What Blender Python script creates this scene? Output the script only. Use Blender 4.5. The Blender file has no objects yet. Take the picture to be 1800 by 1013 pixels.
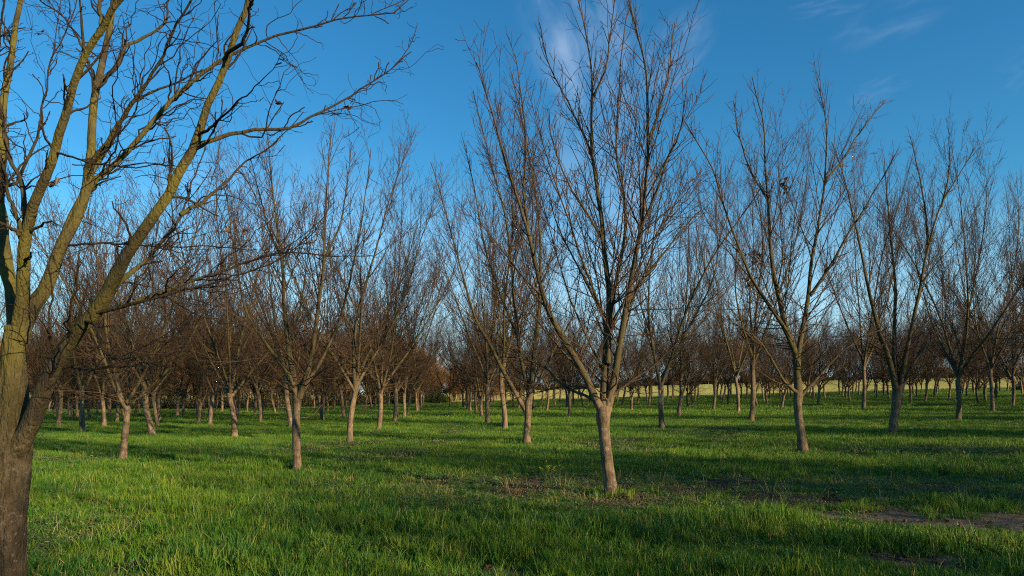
import bpy, math, random
import numpy as np
from mathutils import Vector

SC = bpy.context.scene
COL = SC.collection
F = 1200.0; HZ = 692.0; EYE = 1.6          # focal length in photo pixels, eye-level row, eye height
rng = np.random.default_rng(7)
random.seed(7)
UP = np.array([0, 0, 1.0])

# ------------------------------------------------------------------ noise
_tab = np.random.default_rng(99).random((256, 256))
def vnoise(x, y):
    xi = np.floor(x).astype(int); yi = np.floor(y).astype(int)
    fx = x - xi; fy = y - yi
    fx = fx*fx*(3-2*fx); fy = fy*fy*(3-2*fy)
    a = _tab[xi & 255, yi & 255]; b = _tab[(xi+1) & 255, yi & 255]
    c = _tab[xi & 255, (yi+1) & 255]; d = _tab[(xi+1) & 255, (yi+1) & 255]
    return (a*(1-fx)+b*fx)*(1-fy) + (c*(1-fx)+d*fx)*fy
def fbm(x, y, o=4):
    s = 0; a = 1; n = 0
    for k in range(o):
        s = s + a*vnoise(x*2**k+17.3*k, y*2**k+5.1*k); n += a; a *= .5
    return s/n
def sstep(a, b, t):
    t = np.clip((t-a)/(b-a), 0, 1); return t*t*(3-2*t)

# ------------------------------------------------------------------ terrain
def ground(x, y):
    x = np.asarray(x, float); y = np.asarray(y, float)
    z = 0.012*np.clip(x, -200, 200)
    z = z + sstep(40, 120, y)*np.clip(0.0145*x+0.25, -.1, 6)
    z = z + 0.05*(fbm(x*.25, y*.25, 2)-.5) + .03*(fbm(x*1.3+9, y*1.3, 2)-.5)*sstep(60, 20, y)
    hill = sstep(125, 520, y)
    z = z + hill*(3.0 + 0.0075*np.clip(x, -150, 400) + 1.3*(fbm(x*.012, y*.012, 2)-.5))
    return z
def unproj(px, py, Y):
    return np.array([(px-900)/F*Y, Y, EYE+(HZ-py)/F*Y])
def on_ground(px, py, ymax=118.0):
    Y = 3.0
    while Y < ymax:
        if EYE+(HZ-py)/F*Y < float(ground((px-900)/F*Y, Y)): break
        Y += .05 if Y < 40 else .2
    X = (px-900)/F*Y
    return X, Y, float(ground(X, Y))

# ------------------------------------------------------------------ object helpers
def tag(o, label=None, cat=None, group=None, kind=None):
    if label: o['label'] = label
    if cat: o['category'] = cat
    if group: o['group'] = group
    if kind: o['kind'] = kind
    return o
def link(o, parent=None):
    COL.objects.link(o)
    if parent is not None: o.parent = parent
    return o
def mesh_np(name, V, faces_list, attrs=None, mat=None, smooth=True):
    """faces_list: arrays (n,3) or (n,4)"""
    me = bpy.data.meshes.new(name)
    V = np.asarray(V, np.float32)
    nl = sum(f.size for f in faces_list); nf = sum(len(f) for f in faces_list)
    me.vertices.add(len(V)); me.vertices.foreach_set('co', V.ravel())
    me.loops.add(nl); me.polygons.add(nf)
    me.loops.foreach_set('vertex_index', np.concatenate([f.ravel() for f in faces_list]).astype(np.int32))
    tot = np.concatenate([np.full(len(f), f.shape[1]) for f in faces_list]).astype(np.int32)
    st = np.concatenate([[0], np.cumsum(tot)[:-1]]).astype(np.int32)
    me.polygons.foreach_set('loop_start', st)
    try: me.polygons.foreach_set('loop_total', tot)
    except Exception: pass
    me.polygons.foreach_set('use_smooth', np.full(nf, smooth))
    for k, v in (attrs or {}).items():
        a = me.attributes.new(k, 'FLOAT', 'POINT'); a.data.foreach_set('value', np.asarray(v, np.float32))
    if mat: me.materials.append(mat)
    me.update(calc_edges=True)
    return me

class Tubes:
    """collects polylines (N,K,3) + radii (N,K) into one mesh"""
    def __init__(s): s.V = []; s.Fq = []; s.Ft = []; s.r = []; s.n = 0
    def add(s, P, R, S=3, rough=0.0, seed=0, cap=True):
        P = np.asarray(P, float); R = np.asarray(R, float)
        if P.ndim == 2: P = P[None]; R = R[None]
        N, K, _ = P.shape
        if N == 0: return
        T = np.gradient(P, axis=1); T /= np.linalg.norm(T, axis=2, keepdims=True)+1e-9
        m = T.mean(1); ref = np.zeros_like(m); ref[np.arange(N), np.argmin(abs(m), 1)] = 1
        U = np.cross(T, ref[:, None]); U /= np.linalg.norm(U, axis=2, keepdims=True)+1e-9
        W = np.cross(T, U)
        a = np.arange(S)*2*math.pi/S
        rr = np.repeat(R[:, :, None], S, 2)
        if rough > 0:
            kk = np.cumsum(np.concatenate([[0], np.linalg.norm(np.diff(P[0], axis=0), axis=1)]))
            A, Lk = np.meshgrid(a, kk)
            f1 = fbm(np.cos(A)*1.2+5+seed, np.sin(A)*1.2+Lk*2.2+9, 2)-.5
            f2 = fbm(np.cos(A)*5+15+seed, np.sin(A)*5+Lk*14, 3)-.5
            rr = rr*(1+rough*(1.0*f1+.55*f2))[None]
        V = P[:, :, None]+rr[..., None]*(np.cos(a)[None, None, :, None]*U[:, :, None]+np.sin(a)[None, None, :, None]*W[:, :, None])
        base = s.n+(np.arange(N)*K*S)[:, None, None]
        i = (np.arange(K-1)*S)[None, :, None]; j = np.arange(S)[None, None]; j2 = (j+1) % S
        q = np.stack([base+i+j, base+i+j2, base+i+S+j2, base+i+S+j], -1).reshape(-1, 4)
        s.V.append(V.reshape(-1, 3)); s.Fq.append(q); s.r.append(np.repeat(R.reshape(-1), S)); s.n += N*K*S
        if cap and S == 3:
            b = (s.n-N*K*S)+np.arange(N)*K*S+(K-1)*S
            s.Ft.append(np.stack([b, b+1, b+2], -1))
        elif cap and N < 200:
            tip = P[:, -1]+T[:, -1]*R[:, -1:]*.6
            s.V.append(tip); s.r.append(R[:, -1]); t0 = s.n; s.n += N
            b = (base[:, 0, 0]+(K-1)*S)
            for k in range(S):
                s.Ft.append(np.stack([b+k, b+(k+1) % S, t0+np.arange(N)], -1))
    def mesh(s, name, mat):
        V = np.concatenate(s.V)
        fl = [np.concatenate(s.Fq)]
        if s.Ft: fl.append(np.concatenate(s.Ft))
        return mesh_np(name, V, fl, {'rad': np.concatenate(s.r), 'hgt': V[:, 2]}, mat)

def resample(pts, K):
    """catmull-rom through pts (n,d) -> K points evenly spaced"""
    p = np.asarray(pts, float)
    q = np.vstack([2*p[0]-p[1], p, 2*p[-1]-p[-2]])
    out = []
    for i in range(1, len(q)-2):
        for t in np.linspace(0, 1, 12, endpoint=False):
            out.append(.5*(2*q[i]+(q[i+1]-q[i-1])*t+(2*q[i-1]-5*q[i]+4*q[i+1]-q[i+2])*t*t+(3*q[i]-q[i-1]-3*q[i+1]+q[i+2])*t**3))
    out.append(q[-2]); out = np.array(out)
    d = np.concatenate([[0], np.cumsum(np.linalg.norm(np.diff(out[:, :3], axis=0), axis=1))])
    s = np.linspace(0, d[-1], K)
    return np.stack([np.interp(s, d, out[:, k]) for k in range(out.shape[1])], 1)

def spawn(P, R, dens, t0, t1, ang, lenf, K, r0f, rtip, trop, wob, g, rmax=9, zig=0.0, lmin=.05):
    """children of every polyline; lenf(t, L, g) -> lengths"""
    if len(P) == 0: return np.zeros((0, K, 3)), np.zeros((0, K))
    seg = np.linalg.norm(np.diff(P, axis=1), axis=2); L = seg.sum(1)
    n = np.floor(dens*L*(t1-t0)+g.random(len(P))).astype(int)
    idx = np.repeat(np.arange(len(P)), n); M = len(idx)
    if M == 0: return np.zeros((0, K, 3)), np.zeros((0, K))
    t = t0+(t1-t0)*g.random(M)
    f = t*(P.shape[1]-1); i = np.minimum(f.astype(int), P.shape[1]-2); f = (f-i)[:, None]
    a, b = P[idx, i], P[idx, i+1]
    pos = a*(1-f)+b*f
    d = b-a; d /= np.linalg.norm(d, axis=1, keepdims=True)+1e-9
    rp = R[idx, i]*(1-f[:, 0])+R[idx, i+1]*f[:, 0]
    rv = g.normal(size=(M, 3)); rv -= (rv*d).sum(1, keepdims=True)*d; rv /= np.linalg.norm(rv, axis=1, keepdims=True)+1e-9
    an = np.radians(g.uniform(ang[0], ang[1], M))[:, None]
    d = np.cos(an)*d+np.sin(an)*rv
    ln = np.maximum(lenf(t, L[idx], g), lmin); st = (ln/(K-1))[:, None]
    out = np.zeros((M, K, 3)); out[:, 0] = pos
    zg = g.normal(size=(M, 3))*zig
    for k in range(1, K):
        d = d+trop*UP+wob*g.normal(size=(M, 3))+zg*(1 if k % 2 else -1)
        d /= np.linalg.norm(d, axis=1, keepdims=True)+1e-9
        out[:, k] = out[:, k-1]+d*st
    r0 = np.minimum(rp*r0f, rmax)*g.uniform(.75, 1.05, M); r0 = np.maximum(r0, rtip)
    R2 = r0[:, None]*(1-np.linspace(0, 1, K)**.9)[None]+rtip*np.linspace(0, 1, K)[None]
    return out, R2

# ------------------------------------------------------------------ materials
def new_mat(name):
    m = bpy.data.materials.new(name); m.use_nodes = True
    nt = m.node_tree; nt.nodes.clear()
    return m, nt
class NB:
    def __init__(s, nt): s.nt = nt; s.N = nt.nodes; s.L = nt.links
    def n(s, t, **k):
        nd = s.N.new(t)
        for a, b in k.items():
            if a.startswith('i_'):
                key = a[2:]; key = int(key) if key.isdigit() else key
                s.set(nd.inputs[key], b)
            else: setattr(nd, a, b)
        return nd
    def set(s, inp, v):
        if isinstance(v, bpy.types.NodeSocket): s.L.new(v, inp)
        else: inp.default_value = v
    def math(s, op, a, b=0.0, c=0.0, clamp=False):
        nd = s.n('ShaderNodeMath', operation=op, use_clamp=clamp)
        s.set(nd.inputs[0], a); s.set(nd.inputs[1], b); s.set(nd.inputs[2], c); return nd.outputs[0]
    def mix(s, f, a, b, bt='MIX'):
        nd = s.n('ShaderNodeMix', data_type='RGBA', blend_type=bt)
        s.set(nd.inputs[0], f); s.set(nd.inputs[6], a); s.set(nd.inputs[7], b); return nd.outputs[2]
    def noise(s, vec, scale, detail=3, rough=.55, dist=0.0):
        nd = s.n('ShaderNodeTexNoise'); s.set(nd.inputs['Vector'], vec)
        nd.inputs['Scale'].default_value = scale; nd.inputs['Detail'].default_value = detail
        nd.inputs['Roughness'].default_value = rough; nd.inputs['Distortion'].default_value = dist
        return nd.outputs[0]
    def ramp(s, f, a, b, lo=0., hi=1.):
        nd = s.n('ShaderNodeMapRange', interpolation_type='SMOOTHSTEP')
        s.set(nd.inputs[0], f); s.set(nd.inputs[1], a); s.set(nd.inputs[2], b); s.set(nd.inputs[3], lo); s.set(nd.inputs[4], hi)
        return nd.outputs[0]
    def attr(s, name): return s.n('ShaderNodeAttribute', attribute_name=name).outputs['Fac']
def rgb(r, g, b): return (r, g, b, 1)

def bark_material(name, bark, bark2, lichen, moss, twig, mossamt, scale=1.0, bump=.5, lich=.5):
    m, nt = new_mat(name); b = NB(nt)
    tc = b.n('ShaderNodeTexCoord').outputs['Object']
    mp = b.n('ShaderNodeMapping'); b.set(mp.inputs[0], tc); mp.inputs['Scale'].default_value = (1, 1, .45)
    v = mp.outputs[0]
    n1 = b.noise(v, 9*scale, 5, .65); n2 = b.noise(v, 55*scale, 4, .7); n3 = b.noise(tc, 2.3, 3)
    n4 = b.noise(tc, 13*scale, 7, .74)
    m2 = b.n('ShaderNodeMapping'); b.set(m2.inputs[0], tc); m2.inputs['Scale'].default_value = (1, 1, .14)
    n6 = b.noise(m2.outputs[0], 30*scale, 4, .65); n7 = b.noise(tc, 1.1, 3)
    c = b.mix(b.ramp(n1, .35, .65), bark, bark2)
    c = b.mix(b.math('MULTIPLY', b.ramp(n4, .60-.1*lich, .70-.1*lich), .75), c, lichen)
    c = b.mix(b.math('MULTIPLY', b.ramp(n6, .48, .66), .6), c, rgb(*[q*.4 for q in bark[:3]]))
    c = b.mix(b.math('MULTIPLY', b.ramp(n7, .42, .62), .45), c, rgb(*[q*.55 for q in bark2[:3]]))
    c = b.mix(b.math('MULTIPLY', b.ramp(n2, .5, .75), .45), c, rgb(*[q*.35 for q in bark[:3]]))
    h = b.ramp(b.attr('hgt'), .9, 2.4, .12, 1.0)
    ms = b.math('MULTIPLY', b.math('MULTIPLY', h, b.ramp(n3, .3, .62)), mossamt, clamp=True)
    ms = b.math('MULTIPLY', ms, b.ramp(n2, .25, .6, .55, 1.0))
    c = b.mix(b.math('MULTIPLY', h, .95), c, b.mix(.75, c, rgb(.03, .025, .018)))  # limbs darken upward: olive-dark bark plus crown shade put into the colour
    c = b.mix(ms, c, moss)
    c = b.mix(b.ramp(b.attr('rad'), .0035, .022), twig, c)
    vor = b.n('ShaderNodeTexVoronoi', feature='DISTANCE_TO_EDGE'); b.set(vor.inputs['Vector'], v); vor.inputs['Scale'].default_value = 26*scale
    hgt = b.math('ADD', b.math('MULTIPLY', n2, .6), b.math('MULTIPLY', b.ramp(vor.outputs[0], 0, .3), .22))
    hgt = b.math('ADD', b.math('ADD', hgt, n1), b.math('MULTIPLY', n6, 1.2))
    bp = b.n('ShaderNodeBump'); bp.inputs['Strength'].default_value = bump; bp.inputs['Distance'].default_value = .015; b.set(bp.inputs['Height'], hgt)
    p = b.n('ShaderNodeBsdfPrincipled'); b.set(p.inputs['Base Color'], c); b.set(p.inputs['Normal'], bp.outputs[0])
    p.inputs['Roughness'].default_value = .85; p.inputs['Specular IOR Level'].default_value = .25
    o = b.n('ShaderNodeOutputMaterial'); b.L.new(p.outputs[0], o.inputs[0])
    return m
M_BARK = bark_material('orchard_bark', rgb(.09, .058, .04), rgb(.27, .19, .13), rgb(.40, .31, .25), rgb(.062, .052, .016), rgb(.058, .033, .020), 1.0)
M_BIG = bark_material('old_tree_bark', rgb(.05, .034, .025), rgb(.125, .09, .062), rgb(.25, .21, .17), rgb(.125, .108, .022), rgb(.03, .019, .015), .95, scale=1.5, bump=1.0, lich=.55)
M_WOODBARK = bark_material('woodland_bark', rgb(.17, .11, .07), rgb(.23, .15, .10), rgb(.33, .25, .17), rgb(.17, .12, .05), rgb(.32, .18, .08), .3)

def leaf_material(name, c1, c2, c3, nscale, trans=.35, attr=True, patch=.25, spec=.3, yellow=None):
    m, nt = new_mat(name); b = NB(nt)
    pos = b.n('ShaderNodeNewGeometry').outputs['Position']
    big = b.noise(pos, patch, 3, .6); fine = b.noise(pos, nscale, 2, .6)
    c = b.mix(b.ramp(big, .35, .65), c1, c2)
    c = b.mix(b.ramp(fine, .45, .8), c, c3)
    if attr:
        a = b.attr('rnd')
        c = b.mix(b.ramp(a, .55, 1.0, 0, .7), c, c3)
        c = b.mix(b.ramp(a, .3, 0.0, 0, .5), c, c1)
    if yellow: c = b.mix(b.ramp(b.attr('rnd'), .93, .97, 0, .8), c, yellow)
    p = b.n('ShaderNodeBsdfPrincipled'); b.set(p.inputs['Base Color'], c); p.inputs['Roughness'].default_value = .5
    p.inputs['Specular IOR Level'].default_value = spec
    t = b.n('ShaderNodeBsdfTranslucent'); b.set(t.inputs[0], c)
    mx = b.n('ShaderNodeMixShader'); mx.inputs[0].default_value = trans
    b.L.new(p.outputs[0], mx.inputs[1]); b.L.new(t.outputs[0], mx.inputs[2])
    o = b.n('ShaderNodeOutputMaterial'); b.L.new(mx.outputs[0], o.inputs[0])
    return m
M_GRASS = leaf_material('grass_blades', rgb(.030, .125, .018), rgb(.09, .205, .014), rgb(.22, .29, .026), 1.4, yellow=rgb(.30, .26, .08))
M_WEED = leaf_material('weed_leaves', rgb(.075, .13, .035), rgb(.11, .16, .05), rgb(.17, .20, .08), 3.0)
M_PINE = leaf_material('evergreen_needles', rgb(.035, .045, .014), rgb(.06, .06, .02), rgb(.10, .085, .03), .8, trans=.15)
M_SHRUB = leaf_material('shrub_leaves', rgb(.035, .055, .012), rgb(.06, .09, .018), rgb(.11, .14, .03), .8, trans=.25)
M_UNDER = leaf_material('undergrowth_leaves', rgb(.018, .022, .01), rgb(.035, .04, .014), rgb(.07, .055, .02), .6, trans=.15)
M_DEAD = leaf_material('dead_leaves', rgb(.05, .025, .015), rgb(.09, .05, .03), rgb(.16, .09, .05), 4.0, trans=.2)
M_FLOWER = leaf_material('yellow_petals', rgb(.7, .55, .03), rgb(.75, .6, .05), rgb(.8, .7, .1), 4.0, trans=.3)

def ground_material():
    m, nt = new_mat('meadow_soil'); b = NB(nt)
    pos = b.n('ShaderNodeNewGeometry').outputs['Position']
    n1 = b.noise(pos, 1.1, 5, .65); n2 = b.noise(pos, 22, 5, .7); n3 = b.noise(pos, 6, 4, .6); n0 = b.noise(pos, .12, 3)
    soil = b.mix(b.ramp(n2, .35, .7), rgb(.05, .035, .024), rgb(.15, .105, .068))
    path = b.mix(b.ramp(n3, .3, .7), rgb(.10, .074, .048), rgb(.22, .16, .105))
    soil = b.mix(b.attr('path'), soil, path)
    gr = b.mix(b.ramp(n1, .3, .7), rgb(.03, .085, .010), rgb(.065, .13, .014))
    gr = b.mix(b.ramp(n0, .4, .65), gr, rgb(.055, .12, .014))
    gr = b.mix(b.ramp(n2, .55, .8), gr, rgb(.03, .035, .012))
    c = b.mix(b.attr('bare'), gr, soil)
    n5 = b.noise(pos, .02, 4, .6)
    hay = b.mix(b.ramp(n5, .38, .62), rgb(.56, .45, .12), rgb(.44, .44, .11))
    hay = b.mix(b.ramp(b.noise(pos, .25, 4, .7), .4, .7), hay, rgb(.44, .33, .11))
    c = b.mix(b.attr('hay'), c, hay)
    bp = b.n('ShaderNodeBump'); bp.inputs['Strength'].default_value = .8; bp.inputs['Distance'].default_value = .04
    b.set(bp.inputs['Height'], b.math('ADD', n2, n3))
    p = b.n('ShaderNodeBsdfPrincipled'); b.set(p.inputs['Base Color'], c); p.inputs['Roughness'].default_value = .95
    p.inputs['Specular IOR Level'].default_value = .1; b.set(p.inputs['Normal'], bp.outputs[0])
    o = b.n('ShaderNodeOutputMaterial'); b.L.new(p.outputs[0], o.inputs[0])
    return m
M_GROUND = ground_material()

# ------------------------------------------------------------------ bare-earth map (world metres)
def spot(px, py, rx, ry):
    X, Y, _ = on_ground(px, py); return X, Y-.15, rx/F*Y, 1.6*ry*Y*Y/(F*EYE)
SPOTS = [spot(*a) for a in [(1090, 876, 95, 10), (1060, 850, 60, 7), (905, 858, 45, 12), (1330, 872, 75, 11), (1300, 845, 40, 7), (1440, 880, 70, 10),
         (1200, 862, 60, 7), (1735, 806, 60, 5), (1480, 800, 40, 4), (1650, 860, 90, 7), (100, 960, 32, 24), (940, 850, 30, 14), (1260, 850, 30, 8),
         (880, 1000, 60, 10), (250, 990, 40, 14), (1600, 985, 110, 14), (1420, 905, 60, 10), (1560, 895, 70, 5), (780, 845, 40, 5), (870, 752, 30, 2.5), (560, 795, 30, 3), (1250, 770, 60, 3)]]
P0 = on_ground(1380, 903); P1 = on_ground(1800, 921)
def path_map(x, y):
    ax, ay = P0[0], P0[1]; dx, dy = P1[0]-ax, P1[1]-ay
    t = ((x-ax)*dx+(y-ay)*dy)/(dx*dx+dy*dy)
    d = np.abs(y-(ay+np.clip(t, -.2, 2.5)*dy)+.25*(fbm(x*1.4, y*1.4, 2)-.5))
    w = .2+.55*np.clip(t, 0, 1.4)
    return sstep(w*1.15, w*.6, d)*sstep(-.02, .2, t)
def bare_map(x, y):
    s = np.zeros_like(x)
    for cx, cy, rx, ry in SPOTS:
        s = np.maximum(s, np.exp(-((x-cx)/rx)**2-((y-cy)/ry)**2))
    n = fbm(x*3.1, y*3.1, 3)
    return np.clip(np.maximum(sstep(.38, .75, s*.75+n*.45-.05)*(s > .12), path_map(x, y)*sstep(.2, .42, n+.05)), 0, 1)
def weedy_map(x, y):
    strip = sstep(8.6, 9.6, y+.25*x*0+.5*(fbm(x*.6, y*.6, 2)-.5))*sstep(14.5, 12.0, y+.15*x)*sstep(-4.5, -2.2, x)
    n = fbm(x*.35+40, y*.35+3, 3)
    return np.clip(strip*.9*sstep(.3, .5, n+.08)+.75*sstep(.56, .68, n)*sstep(4, 7, y), 0, 1)

# ------------------------------------------------------------------ terrain mesh
def grid_axis(segs):
    out = [segs[0][0]]
    for a, b, st in segs:
        n = max(1, int(round((b-a)/st))); out += list(np.linspace(a, b, n+1)[1:])
    return np.array(out)
ys = grid_axis([(-90, -2, 4), (-2, 2, .5), (2, 16, .08), (16, 40, .5), (40, 130, 1.5), (130, 700, 12), (700, 2600, 120)])
xs = grid_axis([(-1500, -260, 80), (-260, -60, 8), (-60, -14, 1.5), (-14, 14, .1), (14, 60, 1.5), (60, 260, 8), (260, 1500, 80)])
XX, YY = np.meshgrid(xs, ys)
ZZ = ground(XX, YY)
near = (abs(XX) < 14.1) & (YY > 2) & (YY < 16)
BB = np.where(near, bare_map(XX, YY), 0); PP = np.where(near, path_map(XX, YY), 0)
ZZ = ZZ+np.where(near, .035*(fbm(XX*6, YY*6, 3)-.5)*(1+BB*1.2)*(1-PP*.7), 0)
HAY = sstep(119.5, 121, YY+.02*XX)
nx, ny = len(xs), len(ys)
ii = (np.arange(ny-1)*nx)[:, None]+np.arange(nx-1)[None]
FQ = np.stack([ii, ii+1, ii+nx+1, ii+nx], -1).reshape(-1, 4)
me = mesh_np('meadow_ground', np.stack([XX, YY, ZZ], -1).reshape(-1, 3), [FQ], {'bare': BB.ravel(), 'path': PP.ravel(), 'hay': HAY.ravel()}, M_GROUND)
tag(link(bpy.data.objects.new('ground', me)), kind='structure')

# ------------------------------------------------------------------ trees
def crown_levels(P, R, g, dens3=5.0, dens4=6.0, tw=1.0, gnarl=0.0, fine=True):
    """P,R level-2 branches -> level 3 and 4"""
    c3, r3 = spawn(P, R, dens3, .12, 1.0, (28, 62), lambda t, L, g: (.35+.55*g.random(len(t)))*np.minimum(L*.62, .95)*(1.15-.6*t), 6+int(4*gnarl), .6, .0028*tw, .10-.05*gnarl, .10+gnarl*.16, g, rmax=.011*tw, zig=.05+gnarl*.22)
    out = [(c3, r3)]
    if fine:
        c4, r4 = spawn(c3, r3, dens4, .15, 1.0, (28, 65), lambda t, L, g: (.3+.6*g.random(len(t)))*np.minimum(L*.6, .42), 4+int(2*gnarl), .7, .0019*tw, .08-.05*gnarl, .12+gnarl*.2, g, rmax=.0048*tw, zig=.05+gnarl*.25)
        out.append((c4, r4))
    return out

def limb_branches(P, R, g, scale=1.0, d2=2.3, low=True, gnarl=0.0, sub=True):
    """thinner branches of one limb: a few strong side limbs, then laterals on all of them, then long shoots"""
    P = P[None]; R = R[None]
    outs = []
    if sub:
        sp, sr = spawn(P, R, 1.35, .06, .80, (14, 40), lambda t, L, g: (.7+.4*g.random(len(t)))*L*((1-t)*.80+.06)*scale, 16, .50, .0035, .040, .035+gnarl*.04, g, rmax=.021, zig=.02)
        outs.append(spawn(sp, sr, d2*.95, .15, .97, (22, 50), lambda t, L, g: (.6+.6*g.random(len(t)))*L*(.40*(1-t)+.14), 9, .55, .0038, .08, .06, g, rmax=.014, zig=.02))
        outs.append(spawn(sp, sr, 2.2, .5, 1.0, (8, 30), lambda t, L, g: (.6+.6*g.random(len(t)))*.9, 9, .7, .003, .06, .045, g, rmax=.009))
    outs.append(spawn(P, R, d2, .14, .97, (22, 52), lambda t, L, g: (.6+.6*g.random(len(t)))*L*(.33*(1-t)+.08)*scale, 10, .46, .004, .085-.045*gnarl, .06+gnarl*.10, g, rmax=.016-.005*gnarl, zig=.02+gnarl*.13))
    outs.append(spawn(P, R, 3.6-2.6*gnarl, .55, 1.0, (8, 30), lambda t, L, g: (.7+.6*g.random(len(t)))*1.05*scale, 10, .7, .0032, .06, .045, g, rmax=.011))
    if low:
        outs.append(spawn(P, R, 6.0, .02, .26, (42, 82), lambda t, L, g: (.5+1.0*g.random(len(t)))*1.9*scale, 10, .3, .0035, .015, .08, g, rmax=.015, zig=.04))
    if sub and len(sp):
        # resample the side limbs to the same point count by dropping in their own arrays
        k = np.linspace(0, 15, 10).round().astype(int)
        SUBS.append((sp, sr))
        outs.append((sp[:, k], sr[:, k]))
    outs = [(o[0], o[1]) if o[0].shape[1] == 10 else (to_k(o[0], 10), to_k(o[1][..., None], 10)[..., 0]) for o in outs if len(o[0])]
    return np.concatenate([o[0] for o in outs]), np.concatenate([o[1] for o in outs])
SUBS = []
def to_k(A, K):
    f = np.linspace(0, A.shape[1]-1, K); i = np.minimum(f.astype(int), A.shape[1]-2); w = (f-i)[None, :, None]
    return A[:, i]*(1-w)+A[:, i+1]*w

def make_trunk(T, pts, radii, S, rough, seed, K=30):
    q = resample(np.column_stack([pts, radii]), K)
    T.add(q[:, :3], q[:, 3], S, rough, seed)
    return q

def gen_limbs(g, H, th, tr, n, spread):
    limbs = []
    az0 = g.random()*6.28
    leader = g.random() < .7
    for k in range(n):
        az = az0+k*2.4+g.normal()*.25
        inc = math.radians(g.uniform(6, 14) if (leader and k == 0) else g.uniform(21, 42)*spread)
        z0 = th+(g.uniform(-.12, .45) if k else 0)
        top = H*(g.uniform(.93, 1.0) if k < 2 else g.uniform(.72, .97))
        K = 22; L = (top-z0)/math.cos(inc*.62); st = L/(K-1)
        d = np.array([math.cos(az)*math.sin(inc), math.sin(az)*math.sin(inc), math.cos(inc)])
        P = [np.array([g.normal()*.01, g.normal()*.01, z0-.1])]
        bend = g.normal(size=3)*.02
        for i in range(K-1):
            if i % 5 == 4: bend = g.normal(size=3)*.035
            d = d+UP*.022+bend+g.normal(size=3)*.018; d /= np.linalg.norm(d); P.append(P[-1]+d*st)
        P = np.array(P)
        s = np.linspace(0, 1, K)
        r0 = tr*g.uniform(.42, .56)*(1.05 if k == 0 else .92)
        R = r0*(1-s)**1.3*(1+.35*np.exp(-s*22))+.0045
        limbs.append((P, R))
    return limbs

def make_tree_meshes(seed, H=9.6, th=1.4, tr=.125, n=5, spread=1.0, limbs=None, trunk=None, twk=None, mat=None, gnarl=0.0, S=12, trunkrough=.22, bscale=1.0, low=True, d2=2.3, branches=None):
    """returns list of (name, mesh, [(subname, mesh)...])"""
    g = np.random.default_rng(seed); mat = mat or M_BARK; twk = twk or {}
    res = []
    if trunk is None:
        lean = g.normal(size=2)*.05
        zz = np.linspace(-.15, th+.12, 11)
        pts = np.stack([lean[0]*(zz-th)*1.2+.035*np.sin(zz*3+seed), lean[1]*(zz-th)*1.2+.035*np.cos(zz*2.3+seed), zz], 1)
        rad = tr*(1+.55*np.exp(-np.maximum(zz+.02, -.02)*8)-.10*np.clip(zz/th, 0, 1)); rad[-1] *= 1.0; rad[-2] *= 1.04
    else: pts, rad = trunk
    T = Tubes(); make_trunk(T, pts, rad, S if S < 30 else 110, trunkrough, seed % 50, 30 if S < 30 else 190)
    res.append(('trunk', T.mesh('trunk', mat), []))
    if limbs is None: limbs = gen_limbs(g, H, th, tr, n, spread)
    crownP = Tubes()
    for li, (P, R) in enumerate(limbs):
        T = Tubes(); T.add(P, R, max(7, S-3), trunkrough*.6, seed % 40+li)
        Pb, Rb = limb_branches(P, R, g, bscale, d2, low, gnarl, sub=gnarl < .5)
        T.add(Pb, Rb, 5)
        subs = []
        allP = [(Pb, Rb)]
        for (P2, R2, own) in (branches or {}).get(li, []):
            B = Tubes(); B.add(P2, R2, 8, trunkrough*.4, seed+3)
            Pc, Rc = limb_branches(P2, R2, g, bscale*(own if gnarl < .5 else 1.0), d2*1.25, False, gnarl, sub=gnarl < .5)
            B.add(Pc, Rc, 5); allP.append((Pc, Rc)); allP.append((resample(P2, 10)[None], np.interp(np.linspace(0, 1, 10), np.linspace(0, 1, len(R2)), R2)[None]))
            subs.append(('branch', B.mesh('branch', mat)))
        for (a, b) in allP:
            for (c, r) in crown_levels(a, b, g, gnarl=gnarl, **twk): crownP.add(c, r, 3)
        res.append(('limb', T.mesh('limb', mat), subs))
    res.append(('crown', crownP.mesh('twigs', mat), []))
    return res

def tree_thing(parts, loc, rz, scale, label, group=None, cat='tree', name='bare_tree', tilt=(0, 0), extra=None):
    e = bpy.data.objects.new(name, None); e.empty_display_size = .3
    COL.objects.link(e)
    e.location = loc; e.rotation_euler = (tilt[0], tilt[1], rz); e.scale = (scale[0], scale[0], scale[1])
    tag(e, label, cat, group)
    for nm, me, subs in parts:
        o = link(bpy.data.objects.new(nm, me), e)
        for sn, sm in subs: link(bpy.data.objects.new(sn, sm), o)
    return e

def leaf_cluster(center, n, size, spread, g, mat, name):
    V = []; Fc = []; rn = []
    c = np.array(center) + g.normal(size=(n, 3))*spread
    d1 = g.normal(size=(n, 3)); d1 /= np.linalg.norm(d1, axis=1, keepdims=True)
    d2 = np.cross(d1, g.normal(size=(n, 3))); d2 /= np.linalg.norm(d2, axis=1, keepdims=True)
    nn = np.cross(d1, d2)
    s = size*g.uniform(.6, 1.2, n)[:, None]
    v = np.stack([c-d1*s, c+d2*s*.4-nn*s*.15, c+d1*s, c-d2*s*.4-nn*s*.15], 1)
    q = np.arange(n*4).reshape(n, 4)
    return mesh_np(name, v.reshape(-1, 3), [q[:, [0, 1, 2]], q[:, [0, 2, 3]]], {'rnd': np.repeat(g.random(n), 4)}, mat, False)

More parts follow.
